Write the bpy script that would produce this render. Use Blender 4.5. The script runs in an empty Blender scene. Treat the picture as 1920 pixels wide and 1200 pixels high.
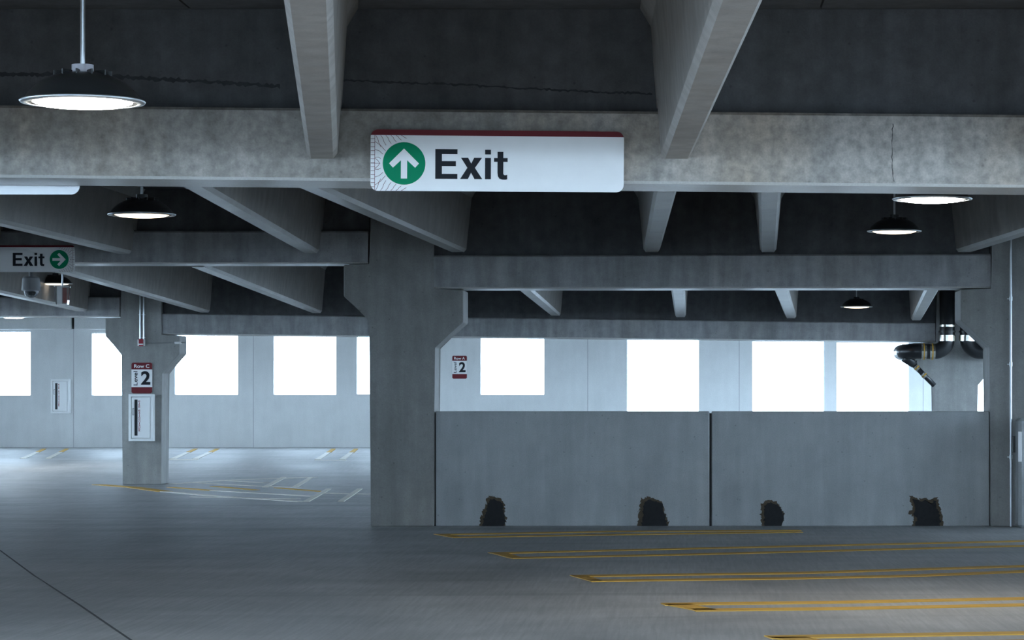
import bpy, bmesh, math, random
from mathutils import Vector, Matrix
random.seed(7)
C = bpy.context.scene.collection
sc = bpy.context.scene

# ------------------------------------------------------------------ camera, sky, exposure
F = 5264.0            # focal length in pixels of the 1920 wide frame
VX, VY = 1280.0, 760.0  # principal point (shifted lens: verticals and girders stay straight)
HC = 1.207            # eye height
cam = bpy.data.cameras.new('camera'); cam_o = bpy.data.objects.new('camera', cam); C.objects.link(cam_o)
cam_o.location = (0, 0, HC); cam_o.rotation_euler = (math.pi/2, 0, 0)
cam.sensor_width = 36.0; cam.lens = F/1920*36.0
cam.shift_x = -(VX-960)/1920; cam.shift_y = (VY-600)/1920
cam.clip_start = 0.05; cam.clip_end = 500
sc.camera = cam_o

world = bpy.data.worlds.new('overcast_sky'); sc.world = world; world.use_nodes = True
bg = world.node_tree.nodes['Background']
bg.inputs['Color'].default_value = (0.575, 0.785, 1.0, 1)
bg.inputs['Strength'].default_value = 9.0

sc.view_settings.view_transform = 'Standard'
sc.view_settings.look = 'None'
sc.view_settings.gamma = 1.0
sc.view_settings.use_curve_mapping = False
sc.view_settings.exposure = 0.7

# ------------------------------------------------------------------ helpers
WL = {}
def S(px, py, Y): return Vector(((px-VX)*Y/F, Y, HC+(VY-py)*Y/F))
def SX(px, Y): return (px-VX)*Y/F
def SZ(py, Y): return HC+(VY-py)*Y/F

def link(name, bm, mat, parent=None, recalc=True, smooth=False, origin=None):
    if recalc: bmesh.ops.recalc_face_normals(bm, faces=bm.faces)
    me = bpy.data.meshes.new(name)
    vs = [v.co for v in bm.verts]
    if origin is None:
        lo = [min(v[i] for v in vs) for i in range(3)]; hi = [max(v[i] for v in vs) for i in range(3)]
        origin = Vector(((lo[0]+hi[0])/2, (lo[1]+hi[1])/2, lo[2]))
    bmesh.ops.translate(bm, verts=bm.verts, vec=-Vector(origin))
    if smooth:
        for f in bm.faces: f.smooth = True
    bm.to_mesh(me); bm.free()
    me.materials.append(mat)
    o = bpy.data.objects.new(name, me); C.objects.link(o)
    w = Vector(origin); WL[o.name] = w
    if parent is not None:
        o.parent = parent; o.location = w - WL[parent.name]
    else: o.location = w
    return o

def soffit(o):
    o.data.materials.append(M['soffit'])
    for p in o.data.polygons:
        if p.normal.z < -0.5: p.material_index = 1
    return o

def root(name, loc):
    o = bpy.data.objects.new(name, None); C.objects.link(o); o.empty_display_size = 0.1
    o.location = loc; WL[o.name] = Vector(loc); return o

def tag(o, label, cat, group=None, kind=None):
    o['label'] = label; o['category'] = cat
    if group: o['group'] = group
    if kind: o['kind'] = kind
    return o

def B(): return bmesh.new()
def box(bm, x0, x1, y0, y1, z0, z1, bev=0.0):
    vs = [bm.verts.new((x, y, z)) for x in (x0, x1) for y in (y0, y1) for z in (z0, z1)]
    fs = [(0,1,3,2),(4,6,7,5),(0,4,5,1),(2,3,7,6),(0,2,6,4),(1,5,7,3)]
    faces = [bm.faces.new([vs[i] for i in f]) for f in fs]
    if bev > 0:
        es = list({e for f in faces for e in f.edges})
        bmesh.ops.bevel(bm, geom=es, offset=bev, segments=1, affect='EDGES', profile=0.5)
    return faces
def prism(bm, pts, y0, y1, bev=0.0):
    """pts: outline in (x, z); extruded along y"""
    a = [bm.verts.new((x, y0, z)) for x, z in pts]; b = [bm.verts.new((x, y1, z)) for x, z in pts]
    n = len(pts); faces = [bm.faces.new(a), bm.faces.new(b[::-1])]
    for i in range(n): faces.append(bm.faces.new((a[i], a[(i+1) % n], b[(i+1) % n], b[i])))
    if bev > 0:
        es = list({e for f in faces for e in f.edges})
        bmesh.ops.bevel(bm, geom=es, offset=bev, segments=2, affect='EDGES', profile=0.5)
    return faces
def hexa(bm, secs):
    """loft closed rings"""
    rings = [[bm.verts.new(p) for p in s] for s in secs]
    n = len(rings[0])
    bm.faces.new(rings[0][::-1]); bm.faces.new(rings[-1])
    for r0, r1 in zip(rings, rings[1:]):
        for i in range(n): bm.faces.new((r0[i], r0[(i+1) % n], r1[(i+1) % n], r1[i]))
def tube(bm, path, r, seg=14, cap=True):
    path = [Vector(p) for p in path]; rings = []
    up = Vector((0.13, 0.31, 0.94)).normalized(); prev = None
    for i, p in enumerate(path):
        t = ((path[i+1]-p) if i == 0 else (p-path[i-1]) if i == len(path)-1 else (path[i+1]-path[i-1])).normalized()
        if prev is None:
            u = t.cross(up).normalized()
        else:
            u = (prev - t*prev.dot(t)).normalized()
        prev = u; v = t.cross(u)
        rings.append([bm.verts.new(p+(u*math.cos(a)+v*math.sin(a))*r) for a in [2*math.pi*k/seg for k in range(seg)]])
    for r0, r1 in zip(rings, rings[1:]):
        for i in range(seg): bm.faces.new((r0[i], r0[(i+1) % seg], r1[(i+1) % seg], r1[i]))
    if cap: bm.faces.new(rings[0][::-1]); bm.faces.new(rings[-1])
def lathe(bm, prof, c, seg=40):
    c = Vector(c); rings = []
    for r, z in prof:
        if r < 1e-6: rings.append([bm.verts.new(c+Vector((0, 0, z)))])
        else: rings.append([bm.verts.new(c+Vector((r*math.cos(2*math.pi*k/seg), r*math.sin(2*math.pi*k/seg), z))) for k in range(seg)])
    for a, b in zip(rings, rings[1:]):
        for i in range(seg):
            j = (i+1) % seg
            if len(a) == 1 and len(b) == 1: continue
            if len(a) == 1: bm.faces.new((a[0], b[j], b[i]))
            elif len(b) == 1: bm.faces.new((a[i], a[j], b[0]))
            else: bm.faces.new((a[i], a[j], b[j], b[i]))
def rrect(x0, x1, z0, z1, r, n=6):
    out = []
    for cx, cz, a0 in ((x1-r, z1-r, 0), (x0+r, z1-r, 90), (x0+r, z0+r, 180), (x1-r, z0+r, 270)):
        for k in range(n+1):
            a = math.radians(a0+90*k/n); out.append((cx+r*math.cos(a), cz+r*math.sin(a)))
    return out
def text_bm(s, size, offset=0.0, extrude=0.001, rot=0.0, space=1.0):
    """letters as a mesh lying in the xz plane, facing -y; returns bmesh centred on its own bounds"""
    cu = bpy.data.curves.new('lettering', 'FONT'); cu.body = s; cu.size = size; cu.offset = offset; cu.extrude = extrude
    cu.resolution_u = 4; cu.space_character = space
    o = bpy.data.objects.new('lettering', cu); C.objects.link(o)
    dg = bpy.context.evaluated_depsgraph_get(); me = bpy.data.meshes.new_from_object(o.evaluated_get(dg))
    bm = bmesh.new(); bm.from_mesh(me)
    bpy.data.objects.remove(o); bpy.data.curves.remove(cu); bpy.data.meshes.remove(me)
    bm.transform(Matrix.Rotation(math.radians(rot), 4, 'Z')); bm.transform(Matrix.Rotation(math.pi/2, 4, 'X'))
    return bm
def fit(bm, x0, x1, y, z0, z1):
    """scale/move letters so that they fill the given rectangle"""
    lo = [min(v.co[i] for v in bm.verts) for i in range(3)]; hi = [max(v.co[i] for v in bm.verts) for i in range(3)]
    sx = (x1-x0)/(hi[0]-lo[0]); sz = (z1-z0)/(hi[2]-lo[2])
    for v in bm.verts:
        v.co = Vector((x0+(v.co.x-lo[0])*sx, y+(v.co.y-lo[1]), z0+(v.co.z-lo[2])*sz))
    return bm

# ------------------------------------------------------------------ materials
def newmat(name):
    m = bpy.data.materials.new(name); m.use_nodes = True
    nt = m.node_tree; return m, nt, nt.nodes['Principled BSDF']
def plain(name, col, rough=0.5, metal=0.0, spec=0.5, noise=0.06, nscale=12.0, emit=None, es=0.0):
    m, nt, p = newmat(name); N = nt.nodes; L = nt.links
    tc = N.new('ShaderNodeTexCoord'); nz = N.new('ShaderNodeTexNoise'); nz.inputs['Scale'].default_value = nscale; nz.inputs['Detail'].default_value = 5
    L.new(tc.outputs['Object'], nz.inputs['Vector'])
    mx = N.new('ShaderNodeMix'); mx.data_type = 'RGBA'
    mx.inputs['A'].default_value = (*[c*(1-noise) for c in col], 1); mx.inputs['B'].default_value = (*[min(1, c*(1+noise)) for c in col], 1)
    L.new(nz.outputs['Fac'], mx.inputs['Factor']); L.new(mx.outputs['Result'], p.inputs['Base Color'])
    p.inputs['Roughness'].default_value = rough; p.inputs['Metallic'].default_value = metal; p.inputs['Specular IOR Level'].default_value = spec
    if emit:
        p.inputs['Emission Color'].default_value = (*emit, 1); p.inputs['Emission Strength'].default_value = es
    return m
def concrete(name, col, var=0.22, rough=0.75, streak=0.35, mottle=3.0, bump=0.25, pits=True, spec=0.4, stain=(0.55, 0.5, 0.45), stain_amt=0.25, rvar=0.1):
    m, nt, p = newmat(name); N = nt.nodes; L = nt.links
    tc = N.new('ShaderNodeTexCoord')
    def noise(scale, detail=6, vec=(1, 1, 1), rough_=0.6):
        mp = N.new('ShaderNodeMapping'); mp.inputs['Scale'].default_value = vec; L.new(tc.outputs['Object'], mp.inputs['Vector'])
        n = N.new('ShaderNodeTexNoise'); n.inputs['Scale'].default_value = scale; n.inputs['Detail'].default_value = detail; n.inputs['Roughness'].default_value = rough_
        L.new(mp.outputs['Vector'], n.inputs['Vector']); return n
    def ramp(src, a, b, lo=0.0, hi=1.0):
        r = N.new('ShaderNodeMapRange'); r.inputs['From Min'].default_value = a; r.inputs['From Max'].default_value = b
        r.inputs['To Min'].default_value = lo; r.inputs['To Max'].default_value = hi; L.new(src, r.inputs['Value']); return r.outputs['Result']
    def mul(a, b):
        k = N.new('ShaderNodeMath'); k.operation = 'MULTIPLY'; L.new(a, k.inputs[0]); L.new(b, k.inputs[1]); return k.outputs[0]
    big = ramp(noise(0.7, 5).outputs['Fac'], 0.3, 0.7, 1-var, 1+var*0.6)
    mid = ramp(noise(mottle*3, 7).outputs['Fac'], 0.3, 0.7, 1-var*0.9, 1+var*0.7)
    st = ramp(noise(2.2, 6, (3.0, 3.0, 0.35)).outputs['Fac'], 0.35, 0.65, 1-streak*0.6, 1+streak*0.25)
    fine = ramp(noise(90, 3).outputs['Fac'], 0.25, 0.75, 0.9, 1.1)
    val = mul(mul(big, mid), mul(st, fine))
    if pits:
        vo = N.new('ShaderNodeTexVoronoi'); vo.inputs['Scale'].default_value = 9.0; L.new(tc.outputs['Object'], vo.inputs['Vector'])
        val = mul(val, ramp(vo.outputs['Distance'], 0.04, 0.09, 0.72, 1.0))
    sm = N.new('ShaderNodeMix'); sm.data_type = 'RGBA'; sm.inputs['A'].default_value = (*col, 1)
    sm.inputs['B'].default_value = (col[0]*stain[0]*1.9, col[1]*stain[1]*1.9, col[2]*stain[2]*1.9, 1)
    L.new(ramp(noise(1.1, 4, (1, 1, 0.6)).outputs['Fac'], 0.5, 0.75, 0.0, stain_amt*2), sm.inputs['Factor'])
    vm = N.new('ShaderNodeVectorMath'); vm.operation = 'SCALE'; L.new(sm.outputs['Result'], vm.inputs[0]); L.new(val, vm.inputs['Scale'])
    L.new(vm.outputs['Vector'], p.inputs['Base Color'])
    L.new(ramp(noise(5, 4).outputs['Fac'], 0.3, 0.7, rough-rvar, rough+rvar), p.inputs['Roughness'])
    p.inputs['Specular IOR Level'].default_value = spec
    bp = N.new('ShaderNodeBump'); bp.inputs['Strength'].default_value = bump; bp.inputs['Distance'].default_value = 0.01
    if bump > 0: L.new(mul(mid, fine), bp.inputs['Height']); L.new(bp.outputs['Normal'], p.inputs['Normal'])
    return m
def floor_material():
    m, nt, p = newmat('broomed_floor_concrete'); N = nt.nodes; L = nt.links
    tc = N.new('ShaderNodeTexCoord')
    def noise(scale, detail, vec, dist=0.0, rot=0.0):
        mp = N.new('ShaderNodeMapping'); mp.inputs['Scale'].default_value = vec; mp.inputs['Rotation'].default_value = (0, 0, math.radians(rot)); L.new(tc.outputs['Object'], mp.inputs['Vector'])
        n = N.new('ShaderNodeTexNoise'); n.inputs['Scale'].default_value = scale; n.inputs['Detail'].default_value = detail; n.inputs['Distortion'].default_value = dist
        L.new(mp.outputs['Vector'], n.inputs['Vector']); return n.outputs['Fac']
    def ramp(src, a, b, lo, hi):
        r = N.new('ShaderNodeMapRange'); r.inputs['From Min'].default_value = a; r.inputs['From Max'].default_value = b
        r.inputs['To Min'].default_value = lo; r.inputs['To Max'].default_value = hi; L.new(src, r.inputs['Value']); return r.outputs['Result']
    def mul(a, b):
        k = N.new('ShaderNodeMath'); k.operation = 'MULTIPLY'; L.new(a, k.inputs[0]); L.new(b, k.inputs[1]); return k.outputs[0]
    bands = ramp(noise(1.0, 5, (0.42, 0.16, 1), 0.8, 12), 0.35, 0.65, 0.80, 1.1)       # drive lane wear and tyre marks across the aisle
    tyre = ramp(noise(1.0, 3, (0.10, 0.55, 1), 1.6, -9), 0.36, 0.45, 0.86, 1.0)
    blot = ramp(noise(1.4, 6, (1, 1, 1)), 0.3, 0.7, 0.86, 1.12)
    broom = ramp(noise(1.0, 3, (38, 1.2, 1), 0.4, 6), 0.3, 0.7, 0.88, 1.1)
    spk = ramp(noise(60, 2, (1, 1, 1)), 0.3, 0.7, 0.93, 1.07)
    val = mul(mul(bands, tyre), mul(mul(blot, broom), spk))
    vm = N.new('ShaderNodeVectorMath'); vm.operation = 'SCALE'; vm.inputs[0].default_value = (0.385, 0.387, 0.39); L.new(val, vm.inputs['Scale'])
    L.new(vm.outputs['Vector'], p.inputs['Base Color'])
    L.new(ramp(bands, 0.8, 1.1, 0.49, 0.63), p.inputs['Roughness'])
    p.inputs['Specular IOR Level'].default_value = 0.35
    bp = N.new('ShaderNodeBump'); bp.inputs['Strength'].default_value = 0.25; bp.inputs['Distance'].default_value = 0.01
    L.new(broom, bp.inputs['Height']); L.new(bp.outputs['Normal'], p.inputs['Normal'])
    return m

M = {}
M['floor'] = floor_material()
M['girder'] = concrete('mottled_girder_concrete', (0.42, 0.385, 0.345), var=0.34, mottle=7.0, streak=0.4, stain=(0.62, 0.53, 0.44), stain_amt=0.35, rough=0.42, spec=0.5)
M['girder_n'] = concrete('grey_girder_concrete', (0.365, 0.365, 0.37), var=0.18, mottle=3.0, streak=0.45, stain_amt=0.2, rough=0.5, spec=0.5)
M['girder_web'] = concrete('shaded_web_concrete', (0.13, 0.13, 0.135), var=0.25, streak=0.3, stain_amt=0.15)  # far darker than the ledge: shade of the recess put into the colour
M['tee'] = concrete('precast_tee_concrete', (0.42, 0.39, 0.36), var=0.15, streak=0.2, mottle=2.0, rough=0.42, spec=0.5, stain_amt=0.15)
M['soffit'] = concrete('brightened_formed_soffit', (0.64, 0.63, 0.60), var=0.06, streak=0.04, mottle=0.5, rough=0.27, spec=1.0, bump=0.0, rvar=0.0, pits=False, stain_amt=0.15)  # smooth undersides, paler than the sides: bounced window light put into the colour
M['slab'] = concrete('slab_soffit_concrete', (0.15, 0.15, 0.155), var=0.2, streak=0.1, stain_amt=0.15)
M['column'] = concrete('smooth_column_concrete', (0.33, 0.325, 0.315), var=0.14, streak=0.25, mottle=1.6, stain=(0.56, 0.52, 0.47), stain_amt=0.2)
M['barrier'] = concrete('light_barrier_concrete', (0.46, 0.475, 0.48), var=0.10, streak=0.18, mottle=1.2, stain_amt=0.12)
M['paint'] = concrete('white_wall_paint', (0.78, 0.785, 0.78), var=0.04, streak=0.06, mottle=1.0, bump=0.06, pits=False, rough=0.6, stain_amt=0.03)
M['outside'] = concrete('outdoor_ground', (0.14, 0.14, 0.14), var=0.15, streak=0.0, pits=False)
M['joint'] = plain('black_joint_sealant', (0.035, 0.035, 0.035), 0.8)
M['tar'] = plain('black_tar_patch', (0.018, 0.018, 0.02), 0.85, noise=0.5, nscale=25)
M['rust'] = plain('brown_tar_fringe', (0.10, 0.075, 0.05), 0.9, noise=0.5, nscale=25)
M['yellow'] = plain('yellow_road_paint', (0.56, 0.33, 0.07), 0.75, spec=0.15, noise=0.25, nscale=6)
M['pale'] = plain('worn_and_glare_pale_paint', (0.62, 0.58, 0.5), 0.55, noise=0.25, nscale=6)  # on the far stripe ends this paleness is window glare painted in
M['sign_white'] = plain('sign_sheeting', (0.96, 0.95, 0.94), 0.35, noise=0.03)
M['sign_red'] = plain('maroon_vinyl', (0.17, 0.028, 0.035), 0.5, spec=0.12, noise=0.05)
M['sign_green'] = plain('green_vinyl', (0.0, 0.26, 0.12), 0.45, spec=0.12, noise=0.05)
M['sign_black'] = plain('charcoal_vinyl', (0.020, 0.022, 0.028), 0.5, spec=0.12, noise=0.05)
M['alu'] = plain('bare_aluminium', (0.6, 0.6, 0.61), 0.4, 0.6)
M['steel'] = plain('galvanised_steel', (0.62, 0.64, 0.66), 0.3, 0.9, noise=0.12, nscale=30)
M['black'] = plain('black_lamp_enamel', (0.02, 0.021, 0.022), 0.35)
M['gloss'] = plain('black_glossy_pipe', (0.012, 0.013, 0.015), 0.32)
M['band'] = plain('polished_band', (0.7, 0.68, 0.62), 0.2, 0.95)
M['ochre'] = plain('yellow_tape', (0.5, 0.28, 0.03), 0.5)
M['grey'] = plain('grey_plastic', (0.25, 0.25, 0.26), 0.5)
M['lightgrey'] = plain('light_grey_box', (0.42, 0.40, 0.43), 0.5)
M['cab'] = plain('white_cabinet_enamel', (0.92, 0.92, 0.92), 0.4, noise=0.02)
M['darkglass'] = plain('dark_cabinet_glass', (0.025, 0.028, 0.033), 0.4, spec=0.2)
M['red'] = plain('red_device', (0.32, 0.02, 0.035), 0.4)
M['pinktube'] = plain('pale_red_hose', (0.5, 0.2, 0.18), 0.5)
def lamp_mat(name, col, s): return plain(name, (0.9, 0.9, 0.88), 0.4, emit=col, es=s)
M['lit_hot'] = lamp_mat('bright_diffuser', (1.0, 0.96, 0.86), 65.0)
M['lit_dim'] = lamp_mat('dim_diffuser', (1.0, 0.88, 0.7), 1.0)
M['lit_warm'] = lamp_mat('warm_diffuser', (1.0, 0.80, 0.55), 2.2)
def glass(name, col, rough=0.02):
    m, nt, p = newmat(name); p.inputs['Base Color'].default_value = (*col, 1); p.inputs['Roughness'].default_value = rough
    p.inputs['Transmission Weight'].default_value = 1.0; p.inputs['IOR'].default_value = 1.45; return m
M['clear'] = glass('clear_polycarbonate', (0.95, 0.96, 0.97)); M['dome'] = glass('smoked_dome', (0.8, 0.82, 0.85))

# ------------------------------------------------------------------ levels of the place
Y1, Y2, Y3, Y4 = 15.2, 28.0, 42.8, 60.0
SOF = 3.37            # underside of the slab
LW = 0.55             # girder width
XL, XR, YB = -17.0, 9.5, -2.5
def fz(y):
    if y <= 46: return 0.0
    t = min(1.0, (y-46)/14.0); return 0.307*(t*t*(3-2*t)*0.5+t*0.5)
def FP(px, py, dz=0.0):
    lo, hi = 3.0, 64.0
    for _ in range(50):
        mid = (lo+hi)/2
        if VY+(HC-fz(mid))*F/mid > py: lo = mid
        else: hi = mid
    y = (lo+hi)/2; return Vector((SX(px, y), y, fz(y)+dz))

# ---- floor
bm = B(); ys = [YB, 0, 8, 16, 24, 32, 40, 46]+[46+k for k in range(1, 15)]+[60.6]
for a, b in zip(ys, ys[1:]):
    for x0, x1 in ((XL, -8), (-8, 0), (0, XR)):
        bm.faces.new([bm.verts.new(p) for p in ((x0, a, fz(a)), (x1, a, fz(a)), (x1, b, fz(b)), (x0, b, fz(b)))])
bmesh.ops.remove_doubles(bm, verts=bm.verts, dist=1e-4)
ret = bmesh.ops.extrude_face_region(bm, geom=list(bm.faces))
bmesh.ops.translate(bm, verts=[v for v in ret['geom'] if isinstance(v, bmesh.types.BMVert)], vec=(0, 0, -0.25))
floor = link('floor', bm, M['floor'], origin=(0, 0, 0)); floor['kind'] = 'structure'; floor['label'] = 'broomed grey concrete parking deck floor'; floor['category'] = 'floor'

bm = B(); box(bm, -160, 160, -140, 240, -3.7, -3.5)
g = link('ground_outside', bm, M['outside']); tag(g, 'pale paved ground outside the parking structure', 'ground', kind='structure')

def ribbon(bm, pts, w, dz=0.006, th=0.006):
    """flat painted line over the deck; pts on the floor"""
    L_, R_ = [], []
    for i, p in enumerate(pts):
        t = (pts[min(i+1, len(pts)-1)]-pts[max(i-1, 0)]); t.z = 0; t.normalize(); n = Vector((-t.y, t.x, 0))
        for s, l in ((1, L_), (-1, R_)):
            q = p+n*(w/2*s); l.append(Vector((q.x, q.y, fz(q.y)+dz)))
    for i in range(len(pts)-1):
        q = [L_[i], R_[i], R_[i+1], L_[i+1]]
        top = [bm.verts.new(v) for v in q]; bot = [bm.verts.new(v-Vector((0, 0, th))) for v in q]
        bm.faces.new(top); bm.faces.new(bot[::-1])
        for k in range(4): bm.faces.new((top[k], top[(k+1) % 4], bot[(k+1) % 4], bot[k]))
def patch(bm, px_pts, dz=0.004, th=0.004):
    q = [FP(*p) for p in px_pts]; q = [Vector((v.x, v.y, v.z+dz)) for v in q]
    n = len(q); top = [bm.verts.new(v) for v in q]; bot = [bm.verts.new(v-Vector((0, 0, th))) for v in q]
    bm.faces.new(top); bm.faces.new(bot[::-1])
    for k in range(n): bm.faces.new((top[k], top[(k+1) % n], bot[(k+1) % n], bot[k]))

# hairpin stall lines of the near stalls: (outer tip, far line pts, near line pts)
hair = [
    ([(818, 1003), (1150, 997), (1500, 995)], [(845, 1008), (1150, 1003), (1500, 998)]),
    ([(922, 1038), (1300, 1029), (1920, 1015), (2100, 1011)], [(955, 1047), (1300, 1040), (1920, 1024), (2100, 1020)]),
    ([(1073, 1081), (1500, 1075), (1920, 1062), (2100, 1057)], [(1105, 1090), (1500, 1085), (1720, 1080), (1920, 1072), (2100, 1067)]),
    ([(1243, 1134), (1580, 1130), (1920, 1123), (2100, 1119)], [(1300, 1145), (1580, 1142), (1920, 1135), (2100, 1131)]),
    ([(1440, 1196), (1920, 1188), (2100, 1185)], [(1520, 1211), (1920, 1204), (2100, 1200)]),
]
for a, b in hair:
    bm = B()
    w = 0.18
    ribbon(bm, [FP(*p) for p in a], w); ribbon(bm, [FP(*p) for p in b], w)
    (ax, ay), (bx, by) = a[0], b[0]
    cw = (bx-ax)*0.9
    patch(bm, [(ax, ay), (ax+cw, ay), (bx+cw*0.9, by), (bx, by)], dz=0.006, th=0.006)
    o = link('parking_stripe', bm, M['yellow'], floor); o['label'] = 'yellow hairpin stall stripe'
# hairpin ends of the stalls along the far wall and in the middle aisle
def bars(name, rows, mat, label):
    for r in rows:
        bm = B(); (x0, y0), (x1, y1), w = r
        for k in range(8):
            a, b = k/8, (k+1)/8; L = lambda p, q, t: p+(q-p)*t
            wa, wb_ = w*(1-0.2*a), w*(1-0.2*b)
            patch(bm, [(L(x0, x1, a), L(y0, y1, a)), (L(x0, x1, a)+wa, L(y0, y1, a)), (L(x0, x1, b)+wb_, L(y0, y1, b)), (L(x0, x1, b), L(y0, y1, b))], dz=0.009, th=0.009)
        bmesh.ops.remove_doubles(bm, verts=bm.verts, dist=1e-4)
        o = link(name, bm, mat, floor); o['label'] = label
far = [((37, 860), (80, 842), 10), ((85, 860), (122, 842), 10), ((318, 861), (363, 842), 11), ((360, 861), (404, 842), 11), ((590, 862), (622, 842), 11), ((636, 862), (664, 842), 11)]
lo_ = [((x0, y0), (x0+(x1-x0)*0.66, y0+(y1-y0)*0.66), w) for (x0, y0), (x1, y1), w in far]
hi_ = [((x0+(x1-x0)*0.66, y0+(y1-y0)*0.66), (x1, y1), w*0.87) for (x0, y0), (x1, y1), w in far]
bars('parking_stripe', hi_, M['yellow'], 'orange yellow stall stripe against the white wall')
bars('parking_stripe', lo_, M['pale'], 'stall stripe end painted pale as window glare')
mid = [((491, 914), (528, 895), 12), ((547, 914), (580, 895), 11), ((568, 941), (612, 917), 12), ((633, 941), (670, 917), 12)]
bars('parking_stripe', mid, M['pale'], 'pale worn stall stripe')
lines = [([(185, 909), (250, 914), (310, 922)], 'yellow', 0.22), ([(310, 922), (400, 930), (568, 941)], 'pale', 0.16), ([(320, 914), (400, 920)], 'yellow', 0.14),
         ([(400, 920), (590, 931)], 'pale', 0.12), ([(400, 912), (480, 919)], 'yellow', 0.12), ([(520, 915), (605, 922)], 'yellow', 0.12), ([(317, 908), (420, 901), (590, 895)], 'pale', 0.14),
         ([(355, 905), (491, 912), (560, 914)], 'pale', 0.12), ([(420, 901), (500, 906)], 'pale', 0.1), ([(318, 862), (372, 862)], 'pale', 0.2), ([(590, 863), (650, 863)], 'pale', 0.2), ([(600, 925), (696, 927)], 'pale', 0.16), ([(360, 932), (560, 936)], 'pale', 0.1)]
for pts, c, w in lines:
    bm = B(); ribbon(bm, [FP(*p) for p in pts], w); o = link('parking_stripe', bm, M[c], floor); o['label'] = 'thin worn paint line'
bm = B(); ribbon(bm, [FP(*p) for p in [(-60, 985), (0, 1032), (65, 1080), (150, 1135), (245, 1200), (330, 1255)]], 0.014, 0.0015, 0.002)
o = link('joint_line', bm, M['joint'], floor); o['label'] = 'dark sawn joint line'

# ---- ceiling: precast double tees (flange + two stems) spanning girder to girder
def stem_bm(xn, yn, xf, yf, z, top=SOF, wb=0.06, wt=0.145, dap_f=None, dap_n=None):
    bm = B()
    def ring(x, y, z0):
        k = (z0-z)/(top-z); h0 = wb if z0 <= z else 0.083+(wt-0.083)*k
        if z0 <= z:
            P = [(-wb, z), (-0.083, z+0.03), (-wt+0.01, top-0.10), (-wt-0.05, top), (wt+0.05, top), (wt-0.01, top-0.10), (0.083, z+0.03), (wb, z)]
        else:
            P = [(-h0, z0), (-h0-0.003, z0+0.03), (-wt+0.01, top-0.10), (-wt-0.05, top), (wt+0.05, top), (wt-0.01, top-0.10), (h0+0.003, z0+0.03), (h0, z0)]
        return [(x+a, y, b) for a, b in P]
    hexa(bm, [ring(xn, yn, z), ring(xf, yf, z)])
    s = (xf-xn)/(yf-yn)
    if dap_f: y_, z_ = dap_f; hexa(bm, [ring(xf-s*0.05, yf-0.05, z_), ring(xf+s*(y_-yf), y_, z_)])
    if dap_n: y_, z_ = dap_n; hexa(bm, [ring(xn-s*(yn-y_), y_, z_), ring(xn+s*0.05, yn+0.05, z_)])
    return bm
def line_to(near, far, Yf, edge, z):
    off = {'L': 0.07, 'R': -0.07, 'C': 0.0}[edge]
    yn = (z-HC)*F/(VY-near[1]); xn = SX(near[0], yn)+off; xf = SX(far[0], Yf)+off
    return xf, (xf-xn)/(Yf-yn)
def tee(name, label, stems, x0, x1, ya, yb, top=SOF):
    r = root(name, ((x0+x1)/2, (ya+yb)/2, top-0.8))
    tag(r, label, 'double tee', 'precast double tees of the ceiling', 'structure')
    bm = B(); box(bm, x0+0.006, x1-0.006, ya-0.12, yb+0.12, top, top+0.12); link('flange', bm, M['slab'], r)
    for b in stems:
        o = link('stem', b, M['tee'], r)
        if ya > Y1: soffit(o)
    return r
# bay 1: between the viewer and the first girder
z1 = SZ(298, Y1)
ya, yb = 0.0, Y1
def mk(near, far, Yf, edge, ya, z=None, dap_z=None, near_dap=None, top=SOF):
    zz = z if z else SZ(far[1], Yf)
    xf, s = line_to(near, far, Yf, edge, zz)
    yf = Yf-0.012
    return stem_bm(xf+s*(ya-Yf), ya, xf+s*(yf-Yf), yf, zz, top=top, dap_f=(Yf+0.10, dap_z) if dap_z else None, dap_n=(ya-0.10, near_dap) if near_dap else None)
b1 = lambda near, far: mk(near, far, Y1, 'C', ya, z=z1, dap_z=SZ(200, Y1))
tee('double_tee', 'double tee running over the exit arrow sign', [b1((577, 0), (604, 298)), b1((1390, 0), (1268, 300))], SX(350, Y1), SX(1540, Y1), ya, yb)
tee('double_tee', 'double tee over the bright pendant lamp ahead of the mottled girder', [b1((-1300, 0), (-760, 298)), b1((-560, 0), (-110, 298))], SX(-1000, Y1), SX(350, Y1), ya, yb)
tee('double_tee', 'double tee ahead of the mottled girder, beside the exit arrow sign bay', [b1((2700, 0), (2010, 300)), b1((3500, 0), (2640, 300))], SX(1540, Y1), SX(2870, Y1), ya, yb)
# bay 2
ya = Y1+LW+0.03
m2 = lambda near, far, e, dz=None: mk(near, far, Y2, e, ya, dap_z=dz, near_dap=2.86)
zl = SZ(433, Y2)+0.01
T2 = [
 ('double tee behind the mottled girder over the arrow sign pointing sideways', [m2((23, 430), (219, 476), 'L', zl), m2((345, 352), (570, 475), 'L', zl)], 30, 715),
 ('double tee whose stem crosses in front of the central column head', [m2((640, 386), (846, 473), 'L'), m2((1248, 362), (1222, 473), 'C')], 715, 1335),
 ('double tee above the half wall with pendant lamp below it', [m2((1443, 362), (1440, 473), 'C'), m2((1920, 443), (1821, 473), 'R')], 1335, 1950),
 ('double tee beyond the column with the thin conduit', [m2((2300, 362), (2080, 473), 'C'), m2((2700, 362), (2430, 473), 'C')], 1950, 2640),
 ('double tee over the deck behind the blank sign back', [m2((-520, 400), (-350, 475), 'L', zl), m2((-180, 400), (-30, 475), 'L', zl)], -600, 30),
]
for lb, st, a, b in T2: tee('double_tee', lb, st, SX(a, Y2), SX(b, Y2), ya, Y2)
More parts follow.
